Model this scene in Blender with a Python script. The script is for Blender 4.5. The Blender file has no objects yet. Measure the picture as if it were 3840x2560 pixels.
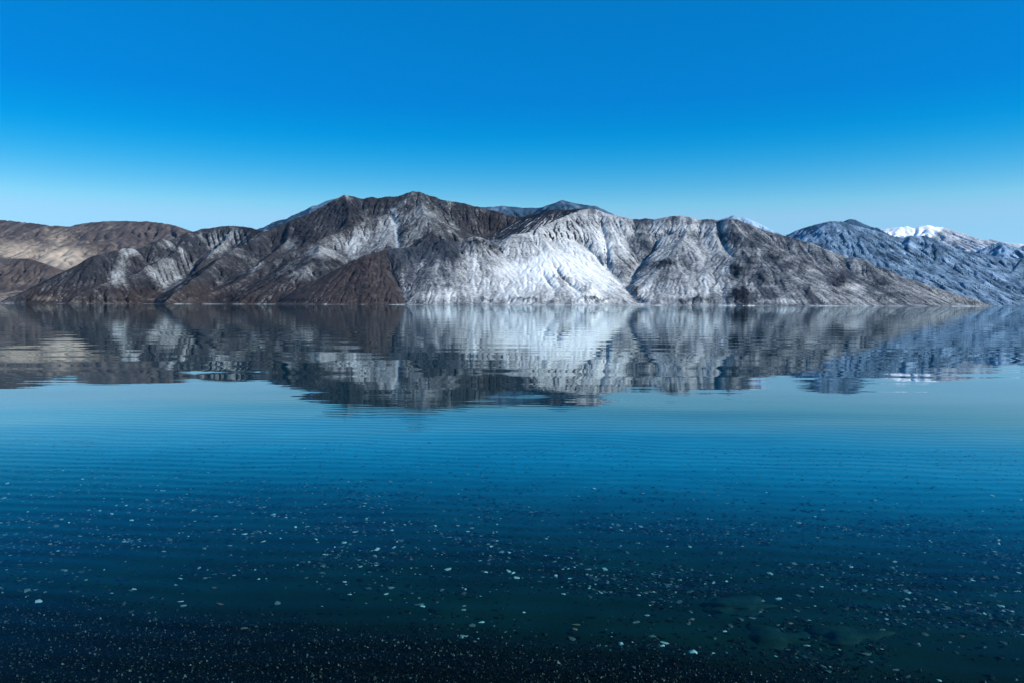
import bpy, math, random
import numpy as np

# ------------------------------------------------------------------ camera, sky, sun, exposure
S = bpy.context.scene
COL = S.collection
F, CX, CY = 2987.0, 1920.0, 1280.0          # focal length and centre in photograph pixels
CAM_H = 1.6
PITCH, ROLL = math.atan((1280 - 1143) / F), math.atan(12 / 3840)
SUN_EL, SUN_AZ = math.radians(29), math.radians(108)   # azimuth clockwise from the view direction (+Y)

fw = np.array([0, math.cos(PITCH), -math.sin(PITCH)])
r0, u0 = np.array([1.0, 0, 0]), np.array([0, math.sin(PITCH), math.cos(PITCH)])
rt = r0 * math.cos(ROLL) + u0 * math.sin(ROLL)
up = u0 * math.cos(ROLL) - r0 * math.sin(ROLL)

from mathutils import Matrix, Vector
cam_d = bpy.data.cameras.new('camera')
cam = bpy.data.objects.new('camera', cam_d)
COL.objects.link(cam)
cam.matrix_world = Matrix(((rt[0], up[0], -fw[0], 0), (rt[1], up[1], -fw[1], 0),
                           (rt[2], up[2], -fw[2], CAM_H), (0, 0, 0, 1)))
cam_d.sensor_width = 36
cam_d.lens = 36 * F / 3840
cam_d.clip_start, cam_d.clip_end = 0.1, 90000
S.camera = cam

world = bpy.data.worlds.new('World')
S.world = world
world.use_nodes = True
wn, wl = world.node_tree.nodes, world.node_tree.links
wn.clear()
sky = wn.new('ShaderNodeTexSky')
sky.sky_type = 'NISHITA'
sky.sun_disc = False
sky.sun_elevation = SUN_EL
sky.sun_rotation = SUN_AZ
sky.altitude = 4300
sky.air_density, sky.dust_density, sky.ozone_density = 1.0, 0.0, 6.0
sep = wn.new('ShaderNodeSeparateColor')
com = wn.new('ShaderNodeCombineColor')


def wmath(op, a, b):
    x = wn.new('ShaderNodeMath')
    x.operation = op
    for i, v in enumerate((a, b)):
        if isinstance(v, (int, float)):
            x.inputs[i].default_value = v
        else:
            wl.new(v, x.inputs[i])
    return x.outputs[0]


# deep, saturated high-altitude blue: the red falls away faster than the blue
wl.new(sky.outputs[0], sep.inputs[0])
def wrange(v, a, b, c, d, kind='LINEAR'):
    x = wn.new('ShaderNodeMapRange')
    x.interpolation_type = kind
    for k, q in zip(('From Min', 'From Max', 'To Min', 'To Max'), (a, b, c, d)):
        x.inputs[k].default_value = q
    wl.new(v, x.inputs['Value'])
    return x.outputs[0]


b_ = wmath('MULTIPLY', wmath('POWER', wmath('DIVIDE', sep.outputs[2], 4.0), 0.55), 4.17)
g_ = wmath('MULTIPLY', b_, wrange(wmath('DIVIDE', sep.outputs[1], sep.outputs[2]), 0.442, 0.502, 0.335, 0.72))
r_ = wmath('MULTIPLY', b_, wrange(wmath('DIVIDE', sep.outputs[0], sep.outputs[2]), 0.208, 0.256, 0.0, 0.36, 'SMOOTHSTEP'))
wl.new(r_, com.inputs[0])
wl.new(g_, com.inputs[1])
wl.new(b_, com.inputs[2])
bg = wn.new('ShaderNodeBackground')
bg.inputs['Strength'].default_value = 0.12
wo = wn.new('ShaderNodeOutputWorld')
wl.new(com.outputs[0], bg.inputs['Color'])
wl.new(bg.outputs[0], wo.inputs['Surface'])

sun_d = bpy.data.lights.new('sun', 'SUN')
sun_d.energy = 4.7
sun_d.angle = math.radians(0.53)
sun_d.color = (1.0, 0.96, 0.9)
sun = bpy.data.objects.new('sun', sun_d)
COL.objects.link(sun)
to_sun = Vector((math.sin(SUN_AZ) * math.cos(SUN_EL), math.cos(SUN_AZ) * math.cos(SUN_EL), math.sin(SUN_EL)))
sun.rotation_euler = (-to_sun).to_track_quat('-Z', 'Y').to_euler()
sun.location = (40, -40, 60)

S.view_settings.view_transform = 'Standard'
S.view_settings.look = 'None'
S.view_settings.exposure = 0.5
S.view_settings.gamma = 1.0
S.cycles.max_bounces = 8
S.cycles.diffuse_bounces = 2
S.cycles.glossy_bounces = 3
S.cycles.transparent_max_bounces = 12
S.cycles.volume_bounces = 0
S.cycles.caustics_reflective = False
S.cycles.caustics_refractive = False

# ------------------------------------------------------------------ helpers
random.seed(7)
RNG = np.random.default_rng(7)


def unproject(px, py, D):
    d = fw * F + rt * (px - CX) - up * (py - CY)
    t = D / d[1]
    return np.array([d[0] * t, D, CAM_H + d[2] * t])


def project(x, y, z):
    zz = z - CAM_H
    a = x * rt[0] + y * rt[1] + zz * rt[2]
    b = x * up[0] + y * up[1] + zz * up[2]
    c = np.maximum(x * fw[0] + y * fw[1] + zz * fw[2], 0.5)
    return CX + F * a / c, CY - F * b / c


def ground_at(px, py, z=0.0):
    d = fw * F + rt * (px - CX) - up * (py - CY)
    t = (z - CAM_H) / d[2]
    return d[0] * t, d[1] * t


def _hash(ix, iy, seed):
    h = (ix * 374761393 + iy * 668265263 + seed * 974634777) & 0xffffffff
    h = ((h ^ (h >> 13)) * 1274126177) & 0xffffffff
    h = ((h ^ (h >> 16)) * 2246822519) & 0xffffffff
    return ((h ^ (h >> 15)) & 0xffff) / 65535.0


def vnoise(x, y, seed=0):
    ix, iy = np.floor(x).astype(np.int64), np.floor(y).astype(np.int64)
    fx, fy = x - ix, y - iy
    ux, uy = fx * fx * fx * (fx * (fx * 6 - 15) + 10), fy * fy * fy * (fy * (fy * 6 - 15) + 10)

    def g(dx, dy):
        a = _hash(ix + dx, iy + dy, seed) * 2 * np.pi
        return np.cos(a) * (fx - dx) + np.sin(a) * (fy - dy)
    a = g(0, 0) * (1 - ux) + g(1, 0) * ux
    b = g(0, 1) * (1 - ux) + g(1, 1) * ux
    return (a * (1 - uy) + b * uy) * 1.5


def fbm(x, y, wl_, octs=4, seed=0, gain=0.5, ridged=False):
    s, a, t = 0, 1.0, 0.0
    for o in range(octs):
        n = vnoise(x / wl_ + 17.3 * o, y / wl_ - 9.1 * o, seed + o)
        if ridged:
            n = 1 - 2 * np.abs(n)
        s = s + a * n
        t += a
        a *= gain
        wl_ *= 0.5
    return s / t


def smooth(a, b, x):
    t = np.clip((x - a) / (b - a), 0, 1)
    return t * t * (3 - 2 * t)


def smax(a, b, r):
    return np.maximum(a, b) + np.maximum(r - np.abs(a - b), 0) ** 2 / (4 * r)


def seg_dist(X, Y, ax, ay, bx, by):
    dx, dy = bx - ax, by - ay
    t = np.clip(((X - ax) * dx + (Y - ay) * dy) / (dx * dx + dy * dy + 1e-9), 0, 1)
    return np.hypot(X - ax - t * dx, Y - ay - t * dy), t


def blur(H, n=1):
    for _ in range(n):
        P = np.pad(H, 1, mode='edge')
        H = (P[:-2, 1:-1] + P[2:, 1:-1] + P[1:-1, :-2] + P[1:-1, 2:] + 4 * H) / 8
    return H


def bil(H, fx, fy):
    ny, nx = H.shape
    fx, fy = np.clip(fx, 0, nx - 1.001), np.clip(fy, 0, ny - 1.001)
    ix, iy = fx.astype(np.int64), fy.astype(np.int64)
    u, v = fx - ix, fy - iy
    return (H[iy, ix] * (1 - u) * (1 - v) + H[iy, ix + 1] * u * (1 - v) +
            H[iy + 1, ix] * (1 - u) * v + H[iy + 1, ix + 1] * u * v)


def erode(H, cs, batches, n, steps=45, rate=0.25, seed=3, zmin=4.0):
    """Rain drops running down the slopes cut gullies and lay down fans."""
    rng = np.random.default_rng(seed)
    H = H / cs
    H0 = H.copy()
    ny, nx = H.shape
    for b in range(batches):
        x, y = rng.uniform(1, nx - 2, n), rng.uniform(1, ny - 2, n)
        ok = bil(H, x, y) * cs > zmin
        x, y = x[ok], y[ok]
        dx, dy = np.zeros_like(x), np.zeros_like(x)
        sp, wat, sed = np.ones_like(x), np.ones_like(x), np.zeros_like(x)
        for s in range(steps):
            ix, iy = x.astype(np.int64), y.astype(np.int64)
            u, v = x - ix, y - iy
            i00 = iy * nx + ix
            Hf = H.ravel()
            h00, h10, h01, h11 = Hf[i00], Hf[i00 + 1], Hf[i00 + nx], Hf[i00 + nx + 1]
            gx, gy = (h10 - h00) * (1 - v) + (h11 - h01) * v, (h01 - h00) * (1 - u) + (h11 - h10) * u
            h = h00 * (1 - u) * (1 - v) + h10 * u * (1 - v) + h01 * (1 - u) * v + h11 * u * v
            dx, dy = dx * 0.25 - gx * 0.75, dy * 0.25 - gy * 0.75
            L = np.hypot(dx, dy) + 1e-6
            dx, dy = dx / L, dy / L
            x2, y2 = np.clip(x + dx, 1, nx - 2.01), np.clip(y + dy, 1, ny - 2.01)
            dh = bil(H, x2, y2) - h
            cap = np.maximum(-dh, 0.01) * sp * wat * 3.0
            dep = np.where(dh > 0, np.minimum(dh, sed), np.where(sed > cap, (sed - cap) * 0.3, 0))
            ero = np.where((dh <= 0) & (sed <= cap), np.minimum((cap - sed) * rate, -dh * 0.5), 0)
            ch = dep - ero
            sed = sed - ch
            m = nx * ny
            idx = np.concatenate([i00, i00 + 1, i00 + nx, i00 + nx + 1])
            wts = np.concatenate([(1 - u) * (1 - v), u * (1 - v), (1 - u) * v, u * v])
            D = np.bincount(idx, np.tile(ch, 4) * wts, m).reshape(ny, nx)
            H = H + np.clip(D, -0.06, 0.03)
            sp = np.sqrt(np.maximum(sp * sp - dh * 4.0, 0.05)).clip(0, 4)
            wat = wat * 0.97
            x, y = x2, y2
        if b % 4 == 3:
            H = np.clip(H * 0.9 + blur(H) * 0.1, H0 - 3.5, H0 + 0.8)
    return np.clip(H, H0 - 3.5, H0 + 0.8) * cs


def lic(H, seed, length=14, pre=2):
    """Streaks that run down the fall line: noise smeared along the slope."""
    rng = np.random.default_rng(seed)
    ny, nx = H.shape
    G = blur(H, pre)
    gy, gx = np.gradient(G)
    L = np.hypot(gx, gy) + 1e-6
    gx, gy = gx / L, gy / L
    N = rng.normal(size=H.shape)
    W = blur(rng.normal(size=H.shape), 6)
    N = N + 0.9 * W / W.std()
    Y0, X0 = np.mgrid[0:ny, 0:nx].astype(float)
    acc = N.copy()
    for sgn in (1, -1):
        x, y = X0.copy(), Y0.copy()
        for s in range(length):
            ix, iy = x.astype(np.int64).clip(0, nx - 1), y.astype(np.int64).clip(0, ny - 1)
            x = np.clip(x + sgn * gx[iy, ix], 0, nx - 1)
            y = np.clip(y + sgn * gy[iy, ix], 0, ny - 1)
            acc += N[y.astype(np.int64), x.astype(np.int64)]
    return acc / acc.std()


def mesh_obj(name, V, faces, mat, smooth_shade=True, attrs=None, parent=None):
    me = bpy.data.meshes.new(name)
    V = np.ascontiguousarray(V, dtype=np.float32)
    faces = np.ascontiguousarray(faces, dtype=np.int32)
    k = faces.shape[1]
    me.vertices.add(len(V))
    me.vertices.foreach_set('co', V.ravel())
    me.loops.add(faces.size)
    me.loops.foreach_set('vertex_index', faces.ravel())
    me.polygons.add(len(faces))
    me.polygons.foreach_set('loop_start', np.arange(0, faces.size, k, dtype=np.int32))
    me.polygons.foreach_set('loop_total', np.full(len(faces), k, dtype=np.int32))
    me.update(calc_edges=True)
    me.validate()
    me.polygons.foreach_set('use_smooth', np.full(len(me.polygons), smooth_shade, dtype=bool))
    for an, av in (attrs or {}).items():
        a = me.attributes.new(an, 'FLOAT', 'POINT')
        a.data.foreach_set('value', np.ascontiguousarray(av, dtype=np.float32))
    if mat:
        me.materials.append(mat)
    o = bpy.data.objects.new(name, me)
    COL.objects.link(o)
    if parent:
        o.parent = parent
    return o


def tag(o, label=None, cat=None, group=None, kind=None):
    for k, v in (('label', label), ('category', cat), ('group', group), ('kind', kind)):
        if v:
            o[k] = v
    return o


# ------------------------------------------------------------------ node helpers
def new_mat(name):
    m = bpy.data.materials.new(name)
    m.use_nodes = True
    m.node_tree.nodes.clear()
    return m, m.node_tree.nodes, m.node_tree.links


def nd(n, typ, **kw):
    x = n.new(typ)
    for k, v in kw.items():
        if k in x.bl_rna.properties.keys():
            setattr(x, k, v)
        else:
            x.inputs[k.replace('_', ' ')].default_value = v
    return x


def math_n(n, l, op, a, b=None, c=None):
    x = n.new('ShaderNodeMath')
    x.operation = op
    for i, v in enumerate((a, b, c)):
        if v is None:
            continue
        if isinstance(v, (int, float)):
            x.inputs[i].default_value = v
        else:
            l.new(v, x.inputs[i])
    return x.outputs[0]


def mixc(n, l, f, a, b):
    x = n.new('ShaderNodeMix')
    x.data_type = 'RGBA'
    for s, v in ((0, f), (6, a), (7, b)):
        if isinstance(v, (int, float)):
            x.inputs[s].default_value = v
        elif isinstance(v, tuple):
            x.inputs[s].default_value = (*v, 1)
        else:
            l.new(v, x.inputs[s])
    return x.outputs[2]


def noise_n(n, l, vec, scale, detail=6, rough=0.6):
    x = n.new('ShaderNodeTexNoise')
    x.inputs['Scale'].default_value = scale
    x.inputs['Detail'].default_value = detail
    x.inputs['Roughness'].default_value = rough
    if vec is not None:
        l.new(vec, x.inputs['Vector'])
    return x.outputs[0]


def ramp_n(n, l, v, a, b):
    x = n.new('ShaderNodeMapRange')
    x.interpolation_type = 'SMOOTHSTEP'
    x.inputs['From Min'].default_value = a
    x.inputs['From Max'].default_value = b
    l.new(v, x.inputs['Value'])
    return x.outputs[0]


def mountain_material(name, rock, brown, pale, scale=1.0, bump=1.0, sand=(0.40, 0.335, 0.26)):
    m, n, l = new_mat(name)
    pos = n.new('ShaderNodeNewGeometry').outputs['Position']

    def attr(a):
        x = n.new('ShaderNodeAttribute')
        x.attribute_name = a
        return x.outputs['Fac']
    big = noise_n(n, l, pos, 0.004 / scale, 5, 0.6)
    mid = noise_n(n, l, pos, 0.022 / scale, 8, 0.68)
    fine = noise_n(n, l, pos, 0.085 / scale, 6, 0.72)
    base = mixc(n, l, attr('brown'), rock, brown)
    dk = mixc(n, l, ramp_n(n, l, mid, 0.35, 0.7), tuple(c * 0.55 for c in rock), tuple(min(1, 0.9 * (c + d)) for c, d in zip(brown, rock)))
    base = mixc(n, l, 0.35, base, dk)
    s = math_n(n, l, 'ADD', attr('pale'), math_n(n, l, 'MULTIPLY', math_n(n, l, 'SUBTRACT', mid, 0.5), 0.65))
    s = math_n(n, l, 'ADD', s, math_n(n, l, 'MULTIPLY', math_n(n, l, 'SUBTRACT', fine, 0.5), 0.95))
    pf = ramp_n(n, l, s, 0.02, 1.0)
    c = mixc(n, l, pf, base, pale)
    sa = math_n(n, l, 'ADD', attr('sand'), math_n(n, l, 'MULTIPLY', math_n(n, l, 'SUBTRACT', mid, 0.5), 0.7))
    c = mixc(n, l, ramp_n(n, l, sa, 0.15, 0.95), c, sand)
    rr = math_n(n, l, 'ADD', attr('crag'), math_n(n, l, 'MULTIPLY', math_n(n, l, 'SUBTRACT', fine, 0.5), 2.2))
    c = mixc(n, l, ramp_n(n, l, rr, 0.35, 0.75), c, tuple(x * 0.35 for x in rock))
    b = n.new('ShaderNodeBump')
    b.inputs['Strength'].default_value = bump
    b.inputs['Distance'].default_value = 1.0
    rgh = math_n(n, l, 'MULTIPLY_ADD', attr('crag'), 2.5)
    rgh.node.inputs[2].default_value = 0.30
    hgt = math_n(n, l, 'MULTIPLY', math_n(n, l, 'ADD', math_n(n, l, 'MULTIPLY', mid, 8 * scale), math_n(n, l, 'MULTIPLY', fine, 8 * scale)), rgh)
    l.new(hgt, b.inputs['Height'])
    p = n.new('ShaderNodeBsdfPrincipled')
    p.inputs['Roughness'].default_value = 0.95
    p.inputs['Specular IOR Level'].default_value = 0.1
    l.new(c, p.inputs['Base Color'])
    l.new(b.outputs[0], p.inputs['Normal'])
    o = n.new('ShaderNodeOutputMaterial')
    l.new(p.outputs[0], o.inputs['Surface'])
    return m


# ------------------------------------------------------------------ mountains
def poly_sd(PX, PY, pts):
    """signed distance to a polygon, positive inside"""
    d = np.full(PX.shape, 1e9)
    inside = np.zeros(PX.shape, bool)
    k = len(pts)
    for i in range(k):
        (ax, ay), (bx, by) = pts[i], pts[(i + 1) % k]
        dd, _ = seg_dist(PX, PY, ax, ay, bx, by)
        d = np.minimum(d, dd)
        if ay != by:
            inside ^= ((ay > PY) != (by > PY)) & (PX < (bx - ax) * (PY - ay) / (by - ay) + ax)
    return np.where(inside, d, -d)


def line_d(PX, PY, pts):
    d = np.full(PX.shape, 1e9)
    for (ax, ay), (bx, by) in zip(pts[:-1], pts[1:]):
        dd, _ = seg_dist(PX, PY, ax, ay, bx, by)
        d = np.minimum(d, dd)
    return d


class Terrain:
    def __init__(self, x0, x1, y0, y1, cs, seed):
        self.x0, self.y0, self.cs, self.seed = x0, y0, cs, seed
        self.xs, self.ys = np.arange(x0, x1, cs), np.arange(y0, y1, cs)
        self.X, self.Y = np.meshgrid(self.xs, self.ys)
        self.H = np.full(self.X.shape, -60.0)
        self.dmin = np.full(self.X.shape, 1e9)

    def ridge(self, pts, k=0.62, conc=0.3, jag=5.0, r=8.0, warp=0.0, reach=700.0):
        P = np.array([unproject(a, b, d * 1000) for a, b, d in pts])
        X, Y = self.X, self.Y
        if warp:
            X = X + warp * fbm(X, Y, 260, 3, self.seed + 40)
            Y = Y + warp * fbm(X, Y, 260, 3, self.seed + 50)
        best = np.full(X.shape, -1e4)
        dm = np.full(X.shape, 1e9)
        for a, b in zip(P[:-1], P[1:]):
            d, t = seg_dist(X, Y, a[0], a[1], b[0], b[1])
            prof = k * d * (1 - conc * d / (d + reach))
            best = np.maximum(best, a[2] + (b[2] - a[2]) * t - prof)
            dm = np.minimum(dm, d)
        best = best + jag * fbm(X, Y, 70, 4, self.seed + 5, 0.6) * smooth(-20, 60, best)
        self.H = smax(self.H, best, r)
        self.dmin = np.minimum(self.dmin, dm)

    def rough(self, amp, wl_, ridged=True, octs=4, near=120.0, seed=0):
        n = fbm(self.X, self.Y, wl_, octs, self.seed + 11 + seed, 0.5, ridged)
        if ridged:
            n = n - 0.35
        self.H = self.H + amp * n * smooth(0, near, self.dmin) * smooth(-10, 80, self.H)

    def erode(self, batches=30, n=6000, steps=45, rate=0.25):
        self.H = erode(self.H, self.cs, batches, n, steps, rate, self.seed)

    def cast(self, pts, d0, d1, spacing=14.0):
        """photograph pixels -> points on this terrain as seen from the camera"""
        out = []
        q = []
        for (ax, ay), (bx, by) in zip(pts[:-1], pts[1:]):
            m = max(2, int(math.hypot(bx - ax, by - ay) / spacing))
            q += [(ax + (bx - ax) * i / m, ay + (by - ay) * i / m) for i in range(m)]
        q.append(pts[-1])
        Ds = np.arange(d0, d1, self.cs)
        for px, py in q:
            a = unproject(px, py, 1000.0)
            xs, zs = a[0] / 1000 * Ds, CAM_H + (a[2] - CAM_H) / 1000 * Ds
            h = bil(self.H, (xs - self.x0) / self.cs, (Ds - self.y0) / self.cs)
            hit = np.nonzero(h > zs)[0]
            if len(hit):
                i = hit[0]
                out.append((xs[i], Ds[i]))
        return out

    def carve(self, pts, depth, w, d0=3000, d1=6500, side=0.0):
        Q = self.cast(pts, d0, d1)
        if len(Q) < 2:
            return
        d = np.full(self.X.shape, 1e9)
        for (ax, ay), (bx, by) in zip(Q[:-1], Q[1:]):
            if math.hypot(ax - bx, ay - by) > 400:
                continue
            i0, i1 = np.searchsorted(self.xs, [min(ax, bx) - 4 * w, max(ax, bx) + 4 * w])
            j0, j1 = np.searchsorted(self.ys, [min(ay, by) - 4 * w, max(ay, by) + 4 * w])
            if i1 <= i0 or j1 <= j0:
                continue
            dd, _ = seg_dist(self.X[j0:j1, i0:i1], self.Y[j0:j1, i0:i1], ax, ay, bx, by)
            d[j0:j1, i0:i1] = np.minimum(d[j0:j1, i0:i1], dd)
        self.H = self.H - depth * np.exp(-(d / w) ** 1.3)

    def shore(self, soft=30.0, low=0.3):
        s = smooth(0, soft, self.H)
        self.H = np.where(self.H > 0, self.H * (low + (1 - low) * s), self.H)

    def streaks(self, amp, length=14, seed=0):
        L = lic(self.H, self.seed + 77 + seed, length)
        self.L = L
        self.H = self.H + amp * L * smooth(5, 60, self.H) * smooth(5, 50, self.dmin)
        self.H = np.where(self.H > 6, self.H, np.minimum(self.H, 6))
        return L

    def build(self, name, mat, paint, label, cat='mountain', zcut=-25.0):
        gy, gx = np.gradient(self.H, self.cs)
        PX, PY = project(self.X, self.Y, self.H)
        slope = np.hypot(gx, gy)
        A = {k: np.zeros(self.H.shape) for k in ('pale', 'brown', 'sand', 'crag')}
        paint(self, A, PX, PY, slope, gx)
        ny, nx = self.H.shape
        idx = np.arange(ny * nx).reshape(ny, nx)
        keep = self.H > zcut
        fk = keep[:-1, :-1] | keep[1:, :-1] | keep[:-1, 1:] | keep[1:, 1:]
        Fq = np.stack([idx[:-1, :-1], idx[:-1, 1:], idx[1:, 1:], idx[1:, :-1]], -1)[fk]
        used = np.zeros(ny * nx, bool)
        used[Fq.ravel()] = True
        remap = np.cumsum(used) - 1
        V = np.stack([self.X, self.Y, np.maximum(self.H, zcut - 10)], -1).reshape(-1, 3)[used]
        o = mesh_obj(name, V, remap[Fq], mat, True, {k: v.ravel()[used] for k, v in A.items()})
        return tag(o, label, cat, None, 'structure')


M_ROCK = mountain_material('dark_slate_mountain', (0.022, 0.028, 0.036), (0.034, 0.022, 0.016), (0.56, 0.60, 0.61))
M_PALE = mountain_material('pale_scree_mountain', (0.040, 0.051, 0.066), (0.038, 0.024, 0.017), (0.72, 0.745, 0.735))
M_HILL = mountain_material('brown_hill', (0.055, 0.048, 0.047), (0.066, 0.051, 0.044), (0.3, 0.27, 0.25), 1.6, 0.4)
M_FAR = mountain_material('far_mountain', (0.030, 0.066, 0.110), (0.034, 0.066, 0.100), (0.34, 0.49, 0.65), 1.6)  # blue of the distance haze is mixed into these rock colours
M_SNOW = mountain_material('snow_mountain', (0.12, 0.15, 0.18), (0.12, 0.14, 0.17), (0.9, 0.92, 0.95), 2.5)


# --- the main massif with the pale slopes
def build_pale():
    T = Terrain(-1150, 2500, 3250, 5600, 5.0, 3)
    nose = [(1129, 1121, 3.60), (1161, 1096, 3.66), (1210, 1060, 3.72), (1247, 1031, 3.77), (1288, 998, 3.82), (1329, 974, 3.87), (1369, 958, 3.91),
            (1410, 945, 3.95), (1451, 937, 3.98), (1488, 933, 4.0), (1533, 929, 4.03), (1569, 921, 4.06), (1618, 909, 4.09),
            (1655, 896, 4.12), (1700, 908, 4.14), (1733, 909, 4.16), (1757, 896, 4.18), (1778, 889, 4.2), (1810, 894, 4.22),
            (1833, 904, 4.24), (1865, 914, 4.26), (1882, 909, 4.28), (1902, 890, 4.3), (1922, 880, 4.31), (1955, 876, 4.33), (1984, 874, 4.38),
            (2016, 853, 4.44), (2045, 844, 4.5), (2086, 824, 4.58), (2127, 808, 4.66), (2167, 791, 4.74), (2208, 781, 4.8)]
    main = [(1959, 815, 5.3), (2016, 802, 5.15), (2053, 790, 5.05), (2086, 783, 5.0), (2118, 787, 4.95), (2159, 784, 4.86), (2208, 780, 4.8), (2233, 785, 4.78),
            (2269, 798, 4.75), (2302, 807, 4.73), (2331, 813, 4.71), (2371, 822, 4.69), (2396, 824, 4.68), (2420, 819, 4.67), (2453, 823, 4.65),
            (2486, 817, 4.63), (2514, 811, 4.62), (2555, 809, 4.6), (2588, 815, 4.58), (2620, 825, 4.56), (2649, 821, 4.54), (2690, 823, 4.5),
            (2739, 821, 4.45), (2768, 826, 4.43), (2807, 840, 4.4), (2845, 855, 4.37), (2894, 872, 4.33), (2933, 882, 4.3), (2971, 891, 4.26),
            (3039, 913, 4.2), (3088, 932, 4.15), (3136, 957, 4.1), (3165, 969, 4.08), (3204, 966, 4.05), (3238, 974, 4.02), (3272, 993, 3.99),
            (3330, 1012, 3.95), (3379, 1042, 3.91), (3427, 1075, 3.88), (3475, 1105, 3.84), (3524, 1121, 3.81), (3572, 1130, 3.78),
            (3621, 1137, 3.75), (3665, 1147, 3.72)]
    T.ridge(nose, 0.60, 0.25, 7)
    T.ridge(main, 0.62, 0.2, 5)
    T.ridge([(2600, 830, 4.56), (2560, 900, 4.3), (2490, 985, 4.05), (2455, 1060, 3.82), (2430, 1120, 3.66)], 0.5, 0.3, 5, 30)
    T.ridge([(2735, 826, 4.44), (2800, 900, 4.2), (2830, 1000, 3.95), (2800, 1085, 3.72), (2780, 1130, 3.62)], 0.5, 0.3, 5, 30)
    T.ridge([(3039, 915, 4.2), (3080, 1000, 3.98), (3110, 1075, 3.8), (3130, 1125, 3.68)], 0.42, 0.3, 5, 30)
    T.ridge([(3238, 980, 4.02), (3330, 1060, 3.82), (3360, 1110, 3.7)], 0.42, 0.3, 5, 25)
    T.ridge([(2010, 880, 4.4), (2070, 960, 4.15), (2095, 1010, 4.0), (2120, 1080, 3.78), (2140, 1125, 3.64)], 0.40, 0.3, 3, 60)
    T.rough(11, 620)
    # gullies traced from the photograph
    T.carve([(2180, 905), (2240, 950), (2282, 1000), (2310, 1031), (2359, 1084), (2396, 1121)], 26, 26)
    T.carve([(2505, 872), (2469, 884), (2453, 909), (2445, 933), (2412, 966), (2371, 1019), (2359, 1060)], 26, 20)
    T.carve([(2250, 790), (2255, 850), (2275, 920), (2282, 1000)], 18, 22)
    T.carve([(2085, 1000), (2100, 1030), (2140, 1065), (2175, 1095)], 12, 14)
    T.carve([(2035, 1030), (2060, 1060), (2080, 1090)], 9, 12)
    T.carve([(2690, 830), (2700, 880), (2715, 930), (2740, 960)], 16, 18)
    T.carve([(2060, 890), (2100, 930), (2135, 965)], 9, 14)
    T.carve([(1463, 1006), (1492, 1055), (1524, 1113)], 14, 22)
    T.erode(12, 6000, 48, 0.07)
    T.shore()
    L = T.streaks(0.9, 32)
    # craggy outcrops
    def crag(A, PX, PY):
        c = np.zeros(T.H.shape)
        for cx, cy, rx, ry, v in ((1790, 912, 50, 26, .75), (1840, 925, 40, 22, .6), (1650, 925, 70, 30, .55), (1560, 945, 60, 28, .5), (1700, 960, 40, 30, .5), (1500, 1000, 24, 40, .5), (1480, 980, 22, 40, .55), (1350, 1010, 40, 50, .45), (1360, 1085, 35, 40, .5),
                                  (2780, 1110, 45, 34, .9), (2765, 1015, 38, 30, .75), (2490, 992, 45, 14, .7), (2820, 915, 60, 35, .5), (2810, 960, 35, 60, .45),
                                  (2900, 960, 60, 30, .55), (2960, 1000, 40, 30, .4), (2860, 1040, 22, 16, .6), (3010, 1005, 22, 22, .5), (3150, 1060, 40, 30, .6), (3040, 1090, 18, 20, .5),
                                  (3300, 1065, 50, 22, .5), (2110, 1045, 25, 20, .5), (2200, 1085, 30, 12, .4), (2390, 1105, 16, 24, .6), (2340, 860, 50, 40, .35),
                                  (2420, 910, 40, 40, .4), (2760, 900, 18, 60, .45), (2270, 980, 26, 30, .3), (1970, 1120, 60, 7, .5), (2230, 1122, 60, 7, .55), (2600, 1125, 70, 9, .45), (1830, 1128, 20, 6, .5),
                                  (3330, 1110, 60, 10, .4), (2500, 1050, 70, 30, .25)):
            c = np.maximum(c, v * np.exp(-(((PX - cx) / rx) ** 2 + ((PY - cy) / ry) ** 2)))
        return c
    PX, PY = project(T.X, T.Y, T.H)
    c0 = crag(None, PX + 34 * fbm(PX, PY, 70, 4, 61, 0.65), PY + 26 * fbm(PX, PY, 60, 4, 62, 0.65))
    T.H = T.H + c0 * 30 * (fbm(T.X + 0.5 * T.Y, T.Y - 0.2 * T.X, 55, 4, 91, 0.6, True) - 0.3)

    def paint(T, A, PX, PY, slope, gx):
        p = 0.13 + 0.24 * smooth(1480, 1900, PX) - 0.04 * smooth(2230, 2330, PX)
        p = p - 0.09 * smooth(2660, 2800, PX - 0.6 * (PY - 950))
        for cx, cy, rx, ry, v in ((2010, 1015, 170, 40, .48), (2170, 1000, 120, 45, .42), (2260, 1075, 110, 55, .34), (1980, 1090, 240, 45, .18), (1640, 1110, 120, 30, .25),
                                  (2100, 920, 190, 70, .20), (2300, 850, 110, 60, .16), (2290, 930, 60, 90, .16), (2560, 857, 130, 14, .26), (2470, 890, 40, 30, .18),
                                  (2650, 940, 110, 40, .16), (2640, 1060, 60, 70, .10), (2720, 850, 50, 22, .16), (3060, 1010, 90, 20, .10), (3190, 1075, 70, 12, .22), (2930, 1130, 70, 8, .3),
                                  (2420, 1085, 60, 40, .12), (2330, 1000, 40, 50, -.16), (2400, 930, 50, 50, -.10), (2780, 830, 60, 24, -.05)):
            p = p + v * np.exp(-(((PX - cx) / rx) ** 2 + ((PY - cy) / ry) ** 2))
        p = np.minimum(p, 1.15)
        # left face of the nose and the far side of the upper ridge are bare brown rock
        sd = poly_sd(PX, PY, [(900, 1160), (900, 880), (1455, 900), (1466, 1010), (1495, 1058), (1530, 1160)])
        b1 = smooth(-14, 22, sd + 10 * fbm(PX, PY, 50, 3, 5))
        back = smooth(0.05, 0.3, gx) * smooth(2230, 2150, PX) * (PY < 900) * (T.Y > 4340)
        b = np.maximum(b1, back)
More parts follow.
